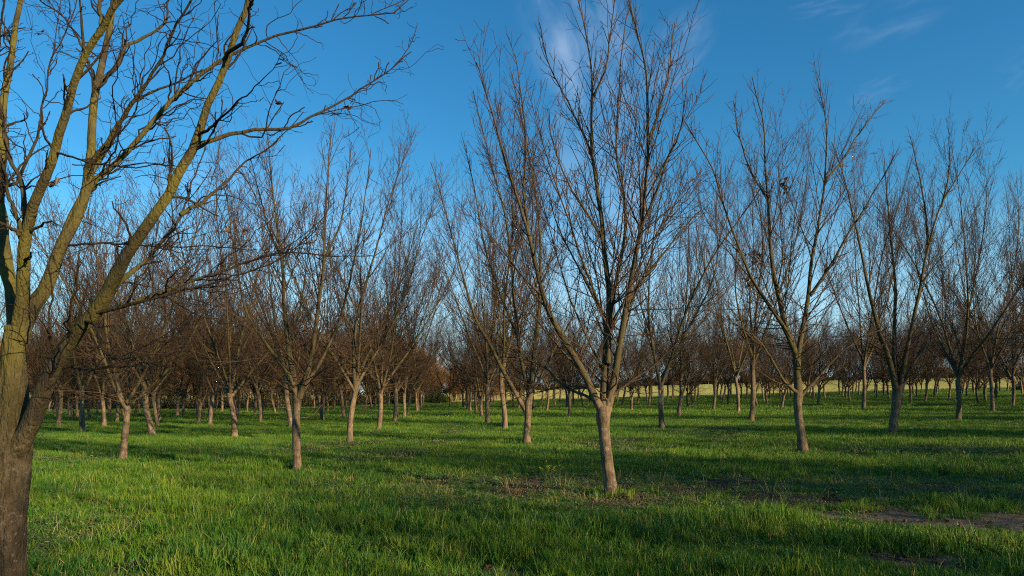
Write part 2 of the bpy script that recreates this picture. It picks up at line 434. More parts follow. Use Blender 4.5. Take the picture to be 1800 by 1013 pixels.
# ---- traced trees: limbs given in photo pixels at the tree's own distance, each with its own lean in depth
def traced(bx, by, limbs_px, Y=None, brs=None, trunk_px=None, r_trunk=12):
    """limbs_px: list of (points px, r0px, r1px, depth_end, depth_mid). returns limbs in tree-local coordinates"""
    if Y is None: X, Y, Z = on_ground(bx, by)
    else: X = (bx-900)/F*Y; Z = float(ground(X, Y))
    base = np.array([X, Y, Z]); pxm = Y/F
    def conv(pts, dep0, dep1, r0, r1, K=26, seed=0, pw=1.4):
        p = np.array(pts, float); n = len(p)
        s = np.concatenate([[0], np.cumsum(np.hypot(*np.diff(p, axis=0).T))]); s /= s[-1]
        dep = Y+dep0+(dep1-dep0)*s**.9
        w = np.stack([unproj(a, b, d) for (a, b), d in zip(p, dep)])-base
        q = resample(w, K)
        gg = np.random.default_rng(seed)
        wob = np.cumsum(gg.normal(size=(K, 3)), 0); wob -= np.linspace(0, 1, K)[:, None]*wob[-1]
        q = q+wob*.006
        t = np.linspace(0, 1, K)
        R = (r0*(1-t)**pw+r1*(1-(1-t)**pw))*pxm*(1+.18*np.exp(-t*18))
        return q, R
    L = []
    for k, (pts, r0, r1, dep) in enumerate(limbs_px): L.append(conv(pts, 0, dep, r0, r1, seed=k))
    B = {}
    for k, lst in (brs or {}).items():
        P = L[k][0]
        for j, (pts, r0, r1, ddep, own) in enumerate(lst):
            # start depth = parent depth where the first point meets it
            scr = np.stack([900+F*(P[:, 0]+base[0])/(P[:, 1]+base[1]), HZ-F*(P[:, 2]+base[2]-EYE)/(P[:, 1]+base[1])], 1)
            i = np.argmin(np.hypot(scr[:, 0]-pts[0][0], scr[:, 1]-pts[0][1]))
            d0 = P[i, 1]+base[1]-Y
            q, R = conv(pts, d0, d0+ddep, r0, r1, K=22, seed=50+k*7+j)
            B.setdefault(k, []).append((q, R, own))
    tp = trunk_px; pts = np.array([unproj(a, b, Y)-base for a, b, _ in tp]); rad = np.array([r*pxm for *_, r in tp])
    low = pts[0].copy(); low[2] = -.15; 
    pts = np.vstack([low, pts]); rad = np.concatenate([[rad[0]*1.5], [rad[0]*1.22], rad[1:]]) if len(rad) < 8 else np.concatenate([[rad[0]*1.2], rad])
    return base, L, B, (pts, rad)

TW = dict(dens3=4.0, dens4=2.3, tw=1.4)
# big tree at the left edge
Y0 = 4.8
big_limbs = [
 ([(22, 815), (42, 768), (75, 692), (100, 642), (125, 596), (150, 562), (187, 515), (222, 444), (247, 410), (291, 346), (316, 291), (340, 242), (365, 173), (395, 113), (410, 64), (429, 10), (446, -50), (470, -120)], 18.5, 4, -.5),
 ([(30, 600), (22, 520), (10, 470), (3, 380), (5, 290), (8, 200), (20, 120), (30, 50), (45, -20), (60, -110)], 15, 4, .9),
 ([(34, 590), (40, 520), (42, 460), (43, 415), (59, 365), (84, 296), (111, 207), (143, 109), (168, 59), (207, 0), (240, -60)], 12.5, 4.5, -.7),
 ([(30, 600), (50, 556), (81, 500), (106, 430), (143, 345), (153, 286), (163, 197), (173, 133), (187, 74), (200, 25), (206, -50), (220, -130)], 14.5, 4, .5),
 ([(8, 700), (-40, 610), (-90, 500), (-130, 380), (-170, 220), (-190, 60), (-200, -80)], 15, 4, -.3),
]
big_br = {
 0: [([(340, 258), (350, 255), (405, 237), (449, 227), (513, 227), (547, 212), (597, 183), (636, 158), (666, 143), (695, 118), (723, 91)], 4.6, 1.1, .6, .42),
     ([(350, 236), (372, 222), (395, 197), (446, 158), (478, 122), (496, 92)], 2.8, .5, -.6, .4),
     ([(165, 552), (190, 545), (253, 525), (300, 510), (370, 487), (460, 457), (525, 445), (575, 452), (655, 450)], 4.6, 1.0, .5, .4),
     ([(200, 512), (222, 490), (247, 469), (276, 439), (321, 375), (335, 321), (355, 271), (362, 250)], 5, 1.2, .7, .42),
     ([(318, 380), (345, 363), (395, 326), (424, 291), (478, 257), (492, 240)], 3.6, 1.2, .6, .42),
     ([(168, 550), (230, 538), (320, 517), (385, 505), (450, 482), (500, 455), (547, 418), (566, 392)], 3.4, 1, -.2, .35),
     ([(113, 649), (178, 647), (244, 642), (300, 646)], 3.0, 1.2, -.3, .4),
     ([(125, 600), (124, 609), (178, 611), (260, 622), (330, 615)], 2.6, 1.2, .5, .4),
     ([(150, 560), (175, 572), (178, 600), (200, 622), (240, 628)], 3.0, 1.1, -.5, .4),
     ([(395, 108), (425, 70), (438, 30), (455, -20)], 3.8, 2, -.5, .5)],
 1: [([(6, 330), (30, 320), (60, 240), (75, 160), (82, 110), (110, 60), (135, 0)], 3.6, 1.2, .4, .42),
     ([(8, 214), (-8, 120), (4, 60), (8, 0)], 4, 2, -.4, .4)],
 2: [([(42, 418), (46, 385), (42, 316), (15, 257), (7, 207), (-10, 150)], 6, 2.5, .4, .5),
     ([(40, 418), (37, 395), (15, 336), (0, 286), (-20, 240)], 4.6, 2, -.3, .45),
     ([(42, 425), (25, 403), (0, 390), (-30, 380)], 4, 2, -.3, .4),
     ([(100, 269), (148, 281), (207, 291), (276, 291), (306, 291)], 2, .9, -.5, .3),
     ([(170, 60), (170, 20), (167, -30)], 5, 3, .3, .5)],
 3: [([(113, 415), (133, 365), (168, 316), (212, 281), (261, 222), (301, 178), (345, 143), (395, 106), (449, 81), (498, 64), (560, 47), (617, 35), (660, 28), (695, 22), (718, 0)], 7.5, 1.2, .4, .42),
     ([(153, 300), (163, 286), (197, 237), (232, 183), (276, 113), (296, 59), (335, 0), (345, -30)], 5.2, 1.8, -.6, .45),
     ([(155, 310), (168, 291), (212, 217), (237, 173), (306, 143), (365, 118), (400, 100)], 4.6, 1.6, .5, .4),
     ([(172, 145), (180, 143), (212, 109), (222, 79), (266, 57), (291, 35), (298, 0), (310, -40)], 5, 2, .5, .45),
     ([(118, 432), (192, 430), (257, 434), (345, 434), (450, 439)], 2.4, .9, -.4, .35),
     ([(165, 140), (150, 95), (128, 50), (100, 20), (70, 0)], 3.6, 1.5, .6, .45)],
}
big_trunk = [(12, 1100, 37), (13, 1013, 35), (15, 900, 35), (19, 820, 35), (23, 765, 32), (26, 715, 26), (27, 660, 22), (29, 610, 20), (31, 575, 17)]
base, L, B, tk = traced(12, 1100, big_limbs, Y=Y0, brs=big_br, trunk_px=big_trunk)
L = [(P, R*.88) for P, R in L]; B = {k: [(P, R*.86, o) for P, R, o in v] for k, v in B.items()}; tk = (tk[0]-np.array([.012, 0, 0]), tk[1]*.90)
parts = make_tree_meshes(11, limbs=L, branches=B, trunk=tk, mat=M_BIG, gnarl=1.0, S=40, trunkrough=.36, bscale=.46, low=False, d2=4.6, twk=dict(dens3=8.5, dens4=7.0, tw=.72))
big = tree_thing(parts, base, 0, (1, 1), 'largest tree, mossy grey bare trunk cut off by the left edge of the photo', name='bare_tree')
tk_low = Tubes()
g = np.random.default_rng(3)
for (px, py, n) in [(93, 325, 14), (98, 318, 8), (400, 405, 5), (430, 406, 7), (487, 180, 4), (611, 190, 5), (69, 55, 5)]:
    o = link(bpy.data.objects.new('dead_leaf_cluster', leaf_cluster(unproj(px, py, Y0+.1)-base, n, .028, .009, g, M_DEAD, 'dead_leaves')), big)

# ---- landmark orchard trees -------------------------------------------------
def traced_tree(bx, by, limbs, brs, trunk, label, seed, clusters=(), **k):
    base, L, B, tk = traced(bx, by, limbs, brs=brs, trunk_px=trunk)
    L = [(P, R*(.86-.10*np.linspace(0, 1, len(R))**.5)) for P, R in L]; tk = (tk[0], tk[1]*.88); B = {k_: [(P, R*.85, o) for P, R, o in v_] for k_, v_ in B.items()}
    kw = dict(limbs=L, branches=B, trunk=tk, S=14, bscale=.72, gnarl=.1, d2=2.8, twk=TW); kw.update(k)
    parts = make_tree_meshes(seed, **kw)
    e = tree_thing(parts, base, 0, (1, 1), label, group=GROUP)
    for (px, py, n, s) in clusters:
        link(bpy.data.objects.new('dead_leaf_cluster', leaf_cluster(unproj(px, py, base[1])-base, n, .07, s, np.random.default_rng(n), M_DEAD, 'dead_leaves')), e)
    return e
GROUP = 'bare orchard trees planted in rows'
USED = []
# A
traced_tree(1074, 872, [
  ([(1060, 728), (1041, 691), (1017, 636), (968, 553), (951, 497), (930, 415), (903, 332), (882, 263), (868, 210), (850, 150), (838, 110)], 8.5, 1.2, -.8),
  ([(1062, 722), (1063, 677), (1068, 600), (1072, 511), (1058, 387), (1041, 263), (1040, 138), (1030, 60), (1012, -20)], 9, 1.2, .5),
  ([(1066, 722), (1079, 677), (1090, 610), (1103, 532), (1124, 415), (1138, 276), (1136, 138), (1120, 60), (1100, -20)], 8.5, 1.3, -.3),
  ([(1067, 640), (1075, 525), (1096, 387), (1082, 263), (1090, 140), (1100, 40), (1112, -10)], 5, 1.1, 1.1)],
  {0: [([(1050, 706), (1015, 690), (985, 672), (960, 648), (925, 632), (880, 628)], 3.4, 1, .5, .5),
       ([(930, 415), (921, 330), (925, 250), (915, 160), (905, 95)], 3, 1, .6, .6)],
   1: [([(1050, 330), (1035, 262), (1007, 200), (969, 124), (955, 80), (948, 40)], 3.2, 1, .4, .6),
       ([(1060, 420), (1030, 370), (1000, 320), (975, 250), (965, 190)], 2.8, .9, -.9, .6),
       ([(1064, 560), (1020, 480), (985, 410), (965, 340)], 3.2, 1, .9, .6),
       ([(1040, 180), (1065, 120), (1072, 60), (1080, 0)], 2.4, 1, -.3, .6)],
   2: [([(1103, 532), (1135, 485), (1166, 449), (1200, 405), (1228, 373)], 4, 1, .3, .6),
       ([(1126, 405), (1150, 350), (1172, 290), (1195, 228), (1207, 160)], 3.4, 1, -.6, .6),
       ([(1138, 250), (1160, 190), (1178, 110), (1186, 40)], 2.8, 1, .5, .6),
       ([(1072, 700), (1110, 668), (1150, 640), (1200, 590), (1225, 560)], 3.2, 1, -.5, .5)]},
  [(1074, 872, 13.5), (1071, 840, 13), (1066, 800, 12), (1062, 760, 12), (1060, 735, 14), (1062, 716, 15)],
  'tallest bare tree right of centre, its crown leaving the top of the photo', 21)
# D
traced_tree(1413, 799, [
  ([(1404, 690), (1400, 650), (1398, 621), (1378, 556), (1360, 479), (1351, 384), (1345, 290), (1342, 218), (1327, 159), (1322, 135)], 7.5, 1, .4),
  ([(1398, 621), (1378, 575), (1342, 521), (1312, 467), (1277, 378), (1253, 301), (1225, 250), (1205, 215)], 5, 1, -1.0),
  ([(1402, 650), (1404, 621), (1419, 538), (1428, 455), (1443, 367), (1452, 290), (1452, 218), (1442, 165), (1436, 135)], 6, 1, .8),
  ([(1406, 695), (1390, 682), (1375, 668), (1351, 629), (1338, 606), (1305, 578), (1262, 552)], 4, 1, -.6),
  ([(1408, 696), (1430, 672), (1463, 634), (1491, 609), (1517, 591), (1550, 580)], 3.8, 1, -.4)],
  {0: [([(1349, 350), (1320, 300), (1300, 240), (1290, 180)], 2.6, 1, .5, .6)],
   2: [([(1424, 520), (1428, 515), (1460, 467), (1490, 414), (1514, 378), (1555, 307), (1575, 270)], 3.6, .9, -.7, .6),
       ([(1450, 320), (1484, 278), (1526, 212), (1558, 177)], 2.6, .9, .5, .6)]},
  [(1413, 799, 9.5), (1408, 760, 8.5), (1403, 720, 8), (1403, 700, 9), (1403, 688, 9)],
  'bare tree with two low arching limbs, nearest trunk on the right', 33,
  clusters=[(1328, 455, 60, .10), (1318, 495, 60, .07), (1377, 322, 24, .06), (1380, 335, 14, .05)])
# E
traced_tree(926, 783, [
  ([(924, 722), (905, 690), (888, 657), (861, 604), (837, 560), (812, 480), (790, 400), (768, 320), (757, 285)], 5, .9, -.5),
  ([(928, 715), (930, 694), (923, 661), (914, 620), (908, 560), (900, 470), (888, 380), (866, 300), (845, 215), (832, 160)], 5.2, .9, .7),
  ([(930, 712), (933, 687), (938, 634), (945, 577), (950, 490), (948, 400), (935, 300), (915, 200), (900, 130)], 5.4, .9, -.2),
  ([(932, 700), (950, 660), (975, 610), (1005, 560), (1020, 480)], 3.6, .9, .9)],
  {1: [([(912, 600), (880, 520), (850, 430), (835, 340), (815, 250)], 2.8, .9, 1.0, .6)]},
  [(926, 783, 7.5), (926, 760, 7), (928, 735, 7), (928, 715, 8), (930, 700, 7)],
  'forked bare tree at centre with a low limb sweeping left', 45)
# B
traced_tree(523, 832, [
  ([(522, 705), (510, 661), (489, 631), (459, 590), (432, 540), (415, 470), (405, 400), (398, 340)], 4.8, 1, -.6),
  ([(521, 702), (518, 670), (511, 637), (504, 578), (500, 520), (495, 449), (480, 342), (473, 258), (468, 225)], 7, .9, .5),
  ([(526, 700), (540, 660), (549, 620), (560, 540), (567, 484), (571, 409), (573, 347), (578, 267), (584, 215)], 6.2, .9, -.3),
  ([(530, 690), (560, 640), (590, 575), (612, 500), (630, 420), (645, 330), (652, 262)], 4, .9, .8)],
  {1: [([(497, 460), (470, 400), (452, 330), (440, 280)], 2.6, .8, .6, .6)], 2: [([(568, 460), (600, 390), (612, 320), (618, 250)], 2.6, .8, .5, .6)]},
  [(523, 832, 8.5), (522, 800, 8), (521, 760, 8), (521, 725, 7.5), (523, 700, 8)],
  'yellow-lit slim trunk in front of the left lane, nearest tree left of centre', 57)
# H
traced_tree(1570, 765, [
  ([(1576, 690), (1568, 655), (1560, 620), (1545, 580), (1530, 520), (1515, 450), (1500, 380), (1480, 300), (1462, 250)], 6.2, .9, -.5),
  ([(1578, 690), (1574, 640), (1573, 590), (1575, 520), (1568, 440), (1560, 360), (1555, 280)], 5.8, .9, .7),
  ([(1580, 690), (1590, 640), (1600, 590), (1615, 520), (1630, 440), (1655, 360), (1690, 300), (1712, 262)], 5.6, .9, -.4),
  ([(1582, 690), (1598, 650), (1620, 615), (1660, 570), (1690, 540)], 4, .9, .4)],
  {2: [([(1632, 430), (1625, 350), (1612, 290), (1600, 240)], 2.6, .8, .8, .6), ([(1655, 365), (1670, 300), (1668, 240)], 2.2, .8, -.4, .6)]},
  [(1570, 765, 7.5), (1571, 740, 7.5), (1575, 715, 8), (1577, 690, 9), (1578, 680, 8)],
  'thick bare tree with half shaded trunk and close upright limbs, right side', 63)

# generic variants
VARH = []
VAR = [make_tree_meshes(100+k, H=[9.4, 9.9, 9.0, 10.2, 9.6, 8.8, 9.8, 9.2, 10.0][k], th=[1.35, 1.05, 1.6, 1.4, 1.2, 1.7, 1.15, 1.5, 1.35][k],
        tr=[.092, .105, .085, .096, .09, .10, .092, .088, .108][k], n=[5, 3, 6, 4, 5, 4, 6, 3, 5][k], spread=[1, 1.1, .9, 1.0, .85, 1.1, 1.0, 1.15, .95][k], twk=TW, bscale=.8) for k in range(9)]

for v_ in VAR:
    me = v_[-1][1]; co = np.empty(len(me.vertices)*3, np.float32); me.vertices.foreach_get('co', co); VARH.append(float(np.percentile(co[2::3], 99.5)))
print('variant heights', VARH, 'crown polys', [len(v_[-1][1].polygons) for v_ in VAR])
ORD = ['first', 'second', 'third', 'fourth', 'fifth', 'sixth', 'seventh', 'eighth', 'ninth', 'tenth', 'eleventh', 'twelfth', 'thirteenth', 'fourteenth', 'fifteenth', 'sixteenth', 'seventeenth', 'eighteenth', 'nineteenth', 'twentieth']+['twenty-'+q for q in ('first', 'second', 'third', 'fourth', 'fifth', 'sixth', 'seventh', 'eighth', 'ninth')]+['thirtieth']+['thirty-'+q for q in ('first', 'second', 'third', 'fourth', 'fifth', 'sixth', 'seventh', 'eighth', 'ninth')]
# landmark trees built from variants: (px, py, label, short name used for describing farther ones)
LM = [
 (140, 761, 'dark twin-limbed bare tree beside the big mossy trunk, further back', 'the small twin-limbed tree near the left edge'),
 (215, 812, 'stout leaning trunk forking low, between the big left tree and centre', 'the stout leaning trunk at left'),
 (261, 768, 'thin trunk leaning right just behind the stout leaning one', 'the thin trunk leaning behind it at left'),
 (408, 771, 'straight dark trunk halfway between the stout leaning one and the yellow-lit one', 'the straight dark trunk at left'),
 (507, 753, 'short dark leaning trunk just left of and behind the yellow-lit slim trunk', 'the yellow-lit slim trunk'),
 (627, 780, 'dark trunk right of the yellow-lit one, front of the left lane edge', 'the dark trunk beside the left lane'),
 (667, 757, 'second trunk back along the left edge of the grass lane', 'the second lane-edge trunk'),
 (695, 744, 'third trunk back along the left edge of the grass lane', 'the third lane-edge trunk'),
 (855, 745, 'third trunk back along the right edge of the grass lane, leaning left', 'the leaning trunk right of the lane'),
 (882, 757, 'reddish trunk right behind the centre forked tree, to its left', 'the centre forked tree'),
 (1160, 756, 'pale trunk with a long bare scar on its bark, right of the tallest', 'the scarred pale trunk'),
 (1197, 734, 'dark V-forked trunk just right of the scarred pale trunk', 'the dark V-forked trunk'),
 (1296, 727, 'dark trunk leaning right beyond the wide opening between rows', 'the dark trunk leaning beyond the opening'),
 (1327, 740, 'trunk with sharply bent pale right limb, left of the arching-limbed tree', 'the bent-limbed trunk'),
 (1516, 720, 'straight dark trunk midway between the arching-limbed and half shaded trees', 'the arching-limbed tree'),
 (1684, 742, 'evenly lit trunk curving left, between half shaded tree and right edge', 'the curved lit trunk'),
 (1740, 726, 'pale trunk with knotted fork near the right edge', 'the knotted-fork trunk'),
 (1783, 717, 'rightmost of the nearer bare trees, trunk beside the photo edge', 'the rightmost nearer trunk'),
]
g = np.random.default_rng(5)
TOPS = {140: 335, 215: 215, 261: 280, 408: 280, 507: 250, 627: 250, 667: 320, 695: 380, 855: 250, 882: 215, 1160: 270, 1197: 370, 1296: 300, 1327: 215, 1516: 260, 1684: 235, 1740: 290, 1783: 310}
def put(px, py, k, label, sc=1.0, tiltx=0.0, group=GROUP):
    X, Y, Z = on_ground(px, py)
    if px in TOPS and py > 700: sc = (EYE+(HZ-TOPS[px])/F*Y-Z)/VARH[k % 9]
    else: sc = g.uniform(9.4, 11.2)/VARH[k % 9]
    s = min(sc, 1.35); sc2 = sc/s
    return tree_thing(VAR[k % len(VAR)], (X, Y, Z-.02), g.random()*6.28, (s**.8, s*sc2), label, group, tilt=(g.normal()*.03, tiltx+g.normal()*.028))
LEAN = {215: .10, 261: .09, 507: .09, 855: -.07, 1296: -.10, 1684: .05}
for k, (px, py, lab, sh) in enumerate(LM):
    put(px, py, [3, 0, 5, 0, 5, 2, 4, 8, 6, 7, 3, 1, 0, 5, 8, 4, 2, 6][k], lab, 1.05 if px > 800 else .92, LEAN.get(px, 0))
# pale scar on one trunk
X, Y, Z = on_ground(1160, 756)
FAR = [(108,751),(179,751),(205,745),(127,742),(155,740),(191,734),(93,734),(100,737),(123,734),(136,736),(171,729),(269,751),(276,742),(314,734),(322,735),(345,738),(354,746),(373,749),(366,731),(358,728),(383,725),(391,726),(416,738),(421,731),(436,726),(449,735),(239,731),(244,727),
(451,743),(456,729),(463,734),(480,730),(489,722),(563,741),(575,724),(568,726),(589,722),(599,737),(609,721),(645,726),(652,721),(660,722),(684,716),(692,715),(713,737),(723,730),(730,726),(735,724),(740,721),(744,713),(791,717),
(814,718),(818,719),(823,722),(827,724),(836,728),(847,735),(841,716),(889,716),(902,718),(915,719),(938,723),(953,713),(964,726),(973,715),(985,709),(994,718),(1000,734),(1008,711),(1023,718),(1035,711),(1097,714),(1112,724),(1122,711),(1087,709),
(1143,716),(1174,707),(1182,703),(1208,719),(1215,711),(1221,707),(1226,704),(1255,699),(1262,702),(1268,706),(1274,710),(1280,714),(1314,704),(1303,701),(1347,711),(1353,701),(1377,720),(1371,704),(1389,700),(1426,697),(1419,700),(1438,714),(1448,702),
(1475,695),(1482,697),(1486,701),(1493,708),(1499,695),(1509,696),(1523,699),(1537,694),(1542,703),(1553,696),(1559,694),(1582,715),(1605,694),(1611,699),(1629,709),(1645,699),(1649,693),(1670,704),(1693,694),(1702,700),(1711,693),(1732,696),(1750,695),(1758,690),(1771,689),(1795,692),(60,728),(75,735),(12,735),(-30,742),(1830,700),(1850,720),(1880,695),(-60,760),(1870,745)]
have = np.array([on_ground(a, b)[:2] for a, b in FAR]+[on_ground(a[0], a[1])[:2] for a in LM]+[on_ground(*q)[:2] for q in [(1074, 872), (1413, 799), (926, 783), (523, 832), (1570, 765)]])
ge = np.random.default_rng(41); nex = 0
for i in range(-18, 26):
    for j in range(3, 22):
        x, y = np.array([1.55, 10.7])+np.array([-.85, 7.6])*j+np.array([5.3, -2.1])*i+ge.normal(size=2)*.35
        if y < 52 or y > 117 or abs(x) > .82*y: continue
        px = 900+F*x/y; py = HZ-F*(float(ground(x, y))-EYE)/y
        if px < 770 and y > np.interp(px, [0, 780], [84, 104]): continue
        if 735 < px < 815 or 1228 < px < 1254: continue
        if np.min(np.hypot(have[:, 0]-x, have[:, 1]-y)) < (4.0 if px > 800 else 7.0): continue
        if nex >= 85: continue
        FAR.append((round(px, 1), round(py, 2))); have = np.vstack([have, [x, y]]); nex += 1
print('extra far', nex)
lmx = sorted([(a, d) for a, b, c, d in LM]+[(1074, 'the tallest tree'), (8, 'the big mossy left tree')])
FAR.sort()
cnt = {}
print('trees', len(FAR)+len(LM)+6)
for k, (px, py) in enumerate(FAR):
    ref = [d for a, d in lmx if a <= px] or ['the left photo edge']
    ref = ref[-1]; cnt[ref] = cnt.get(ref, 0)+1
    put(px, py, (k*7+int(px)) % 9, f'{ORD[cnt[ref]-1]} small far bare tree counting right from {ref}', 1.0)
# rows out of view behind and to the right of the camera: alternately thickened or thinned, and shifted, to lay long shadow bands on the grass
VARD = [make_tree_meshes(200+k, H=9.5, th=1.3, tr=.12, n=6, spread=1.1, twk=dict(dens3=5, dens4=3.0, tw=1.85), bscale=.9, d2=2.9) for k in range(3)]
A_ = np.array([-.85, 7.6]); B_ = np.array([5.3, -2.1]); O_ = np.array([1.55, 10.7])
nb = 0
for i in range(-6, 22):
    for j in range(-10, 12):
        p = O_+A_*j+B_*i+g.normal(size=2)*.25+np.array([0, 6.0])
        x, y = p
        if y > 78 or y < -46 or x < -14 or x > 84: continue
        if y > -4 and abs(x) < .75*max(y, 0)+5.5: continue
        if abs(x) < 3.5 and y > -8: continue
        if x < 0 and y < -12: continue
        if x-y*1.25 > 50: continue        # too far for its shadow to reach the view
        if ((i*7+j*13) % 10) < (1 if j % 2 else 3): continue
        nb += 1
        dn = j % 2 or i % 4 == 0
        tree_thing((VARD if dn else VAR)[(i*5+j*3) % (3 if dn else 9)], (x, y, float(ground(x, y))-.02), g.random()*6.28, (1, g.uniform(.95, 1.05)), 'bare orchard tree out of frame whose long shadow crosses the grass', 'bare orchard trees out of frame', tilt=(g.normal()*.02, g.normal()*.02))
print('out of frame', nb)

# ------------------------------------------------------------------ scattering as stuff
def scatter(name, sources, pos, rot, scl, idx, label, cat):
    me = bpy.data.meshes.new(name); n = len(pos)
    me.vertices.add(n); me.vertices.foreach_set('co', np.asarray(pos, np.float32).ravel())
    a = me.attributes.new('rot', 'FLOAT_VECTOR', 'POINT'); a.data.foreach_set('vector', np.asarray(rot, np.float32).ravel())
    a = me.attributes.new('scl', 'FLOAT_VECTOR', 'POINT'); a.data.foreach_set('vector', np.asarray(scl, np.float32).ravel())
    a = me.attributes.new('idx', 'INT', 'POINT'); a.data.foreach_set('value', np.asarray(idx, np.int32))
    o = link(bpy.data.objects.new(name, me)); tag(o, label, cat, kind='stuff')
    coll = bpy.data.collections.new(name+'_sources')
    for k, m in enumerate(sources):
        coll.objects.link(bpy.data.objects.new('%s_piece_%02d' % (name, k), m))
    ng = bpy.data.node_groups.new(name, 'GeometryNodeTree')
    ng.interface.new_socket('Geometry', in_out='INPUT', socket_type='NodeSocketGeometry')
    ng.interface.new_socket('Geometry', in_out='OUTPUT', socket_type='NodeSocketGeometry')
    N = ng.nodes; Lk = ng.links
    gi = N.new('NodeGroupInput'); go = N.new('NodeGroupOutput')
    ci = N.new('GeometryNodeCollectionInfo'); ci.inputs['Collection'].default_value = coll
    ci.inputs['Separate Children'].default_value = True; ci.inputs['Reset Children'].default_value = True
    ip = N.new('GeometryNodeInstanceOnPoints'); ip.inputs['Pick Instance'].default_value = True
    def at(nm, ty):
        q = N.new('GeometryNodeInputNamedAttribute'); q.data_type = ty; q.inputs['Name'].default_value = nm
        return q.outputs[0]
    e2r = N.new('FunctionNodeEulerToRotation'); Lk.new(at('rot', 'FLOAT_VECTOR'), e2r.inputs[0])
    Lk.new(gi.outputs[0], ip.inputs['Points']); Lk.new(ci.outputs[0], ip.inputs['Instance'])
    Lk.new(at('idx', 'INT'), ip.inputs['Instance Index']); Lk.new(e2r.outputs[0], ip.inputs['Rotation']); Lk.new(at('scl', 'FLOAT_VECTOR'), ip.inputs['Scale'])
    Lk.new(ip.outputs[0], go.inputs[0])
    md = o.modifiers.new('scatter', 'NODES'); md.node_group = ng
    return o

def tuft(n, rad, hmin, hmax, w, g, mat, lean=.35, name='tuft'):
    """n grass blades as bent tapered strips"""
    a = g.random(n)*6.283; r = rad*np.sqrt(g.random(n))
    bx, by = np.cos(a)*r, np.sin(a)*r
    h = g.uniform(hmin, hmax, n); az = g.random(n)*6.283; le = g.uniform(.05, lean, n)*h; fz = g.random(n)*6.283
    W = w*g.uniform(.6, 1.2, n)
    V = []; 
    for t, ww in ((0, .8), (.4, 1.0), (.75, .7)):
        x = bx+np.cos(az)*le*t**1.7; y = by+np.sin(az)*le*t**1.7; z = h*(t-.12*t*t*(le/h)*2)
        dx, dy = np.cos(fz)*W*ww/2, np.sin(fz)*W*ww/2
        V.append(np.stack([x-dx, y-dy, z], 1)); V.append(np.stack([x+dx, y+dy, z], 1))
    V.append(np.stack([bx+np.cos(az)*le*1.05, by+np.sin(az)*le*1.05, h*(1-.24*(le/h))], 1))
    V = np.stack(V, 1); b = np.arange(n)*7
    q = np.concatenate([np.stack([b, b+1, b+3, b+2], 1), np.stack([b+2, b+3, b+5, b+4], 1)]); t3 = np.stack([b+4, b+5, b+6], 1)
    return mesh_np(name, V.reshape(-1, 3), [q, t3], {'rnd': np.repeat(g.random(n), 7)}, mat, True)
def weed(n, rad, h, size, g, mat, name='weed'):
    a = g.random(n)*6.283; r = rad*np.sqrt(g.random(n)); c = np.stack([np.cos(a)*r, np.sin(a)*r, h*g.random(n)**.8*(1-.4*(r/rad))], 1)
    d1 = np.stack([np.cos(a+g.normal(size=n)), np.sin(a+g.normal(size=n)), g.uniform(-.1, .7, n)], 1); d1 /= np.linalg.norm(d1, axis=1, keepdims=True)
    d2 = np.cross(d1, UP+g.normal(size=(n, 3))*.4); d2 /= np.linalg.norm(d2, axis=1, keepdims=True)
    s = size*g.uniform(.5, 1.2, n)[:, None]
    v = np.stack([c-d1*s*.9, c+d2*s*.45+UP*s*.1, c+d1*s, c-d2*s*.45+UP*s*.1], 1); q = np.arange(n*4).reshape(n, 4)
    return mesh_np(name, v.reshape(-1, 3), [q[:, [0, 1, 2]], q[:, [0, 2, 3]]], {'rnd': np.repeat(g.random(n), 4)}, mat, False)

g = np.random.default_rng(12)
src = [tuft(34, .085, .05, .19, .0068, g, M_GRASS, .6) for _ in range(5)]            # 0-4 near
src += [tuft(26, .07, .12, .28, .008, g, M_GRASS, .55) for _ in range(2)]             # 5-6 tall
src += [tuft(130, .33, .04, .16, .009, g, M_GRASS, .5) for _ in range(4)]             # 7-10 mid
src += [tuft(260, 1.1, .04, .17, .022, g, M_GRASS, .5) for _ in range(3)]             # 11-13 far
def pts(y0, y1, dens, k=.84, m=1.6):
    A = k*(y1*y1-y0*y0)+2*m*(y1-y0); n = int(A*dens)
    y = np.sqrt(g.random(n)*(y1*y1-y0*y0)+y0*y0); x = (g.random(n)*2-1)*(k*y+m)
    return x, y
PX = []; RT = []; SL = []; ID = []
def emit(x, y, lo, hi, hs, thin=1.0):
    bm = bare_map(x, y); wd = weedy_map(x, y)
    keep = g.random(len(x)) > np.maximum(bm*(.80+.3*path_map(x, y)), wd*.55*thin)
    x, y, wd = x[keep], y[keep], wd[keep]; n = len(x)
    hn = fbm(x*.8+3, y*1.6+8, 3)
    pn = np.maximum(path_map(x, y+.5), path_map(x, y+.9)); hh = hs*.92*(.2+1.45*hn)*(1-.5*bm[keep])*(1-.55*wd)*(1-.6*pn)
    PX.append(np.stack([x, y, ground(x, y)-.01], 1)); RT.append(np.stack([g.normal(size=n)*.08, g.normal(size=n)*.08, g.random(n)*6.283], 1))
    s = g.uniform(.85, 1.2, n); SL.append(np.stack([s, s, s*hh], 1)); ID.append(g.integers(lo, hi, n))
for (a, b_, d) in [(1.6, 4.5, 120), (4.5, 7.5, 105), (7.5, 11, 70), (11, 15, 42)]:
    x, y = pts(a, b_, d); emit(x, y, 0, 5, 1.0)
    x, y = pts(a, b_, d*.16); emit(x, y, 5, 7, 1.0)
x, y = pts(13, 26, 13); emit(x, y, 7, 11, 1.05)
x, y = pts(26, 46, 6.5); emit(x, y, 7, 11, 1.1)
x, y = pts(42, 80, 1.5, m=4); emit(x, y, 11, 14, 1.1)
x, y = pts(80, 119, .8, m=4); emit(x, y, 11, 14, 1.2)
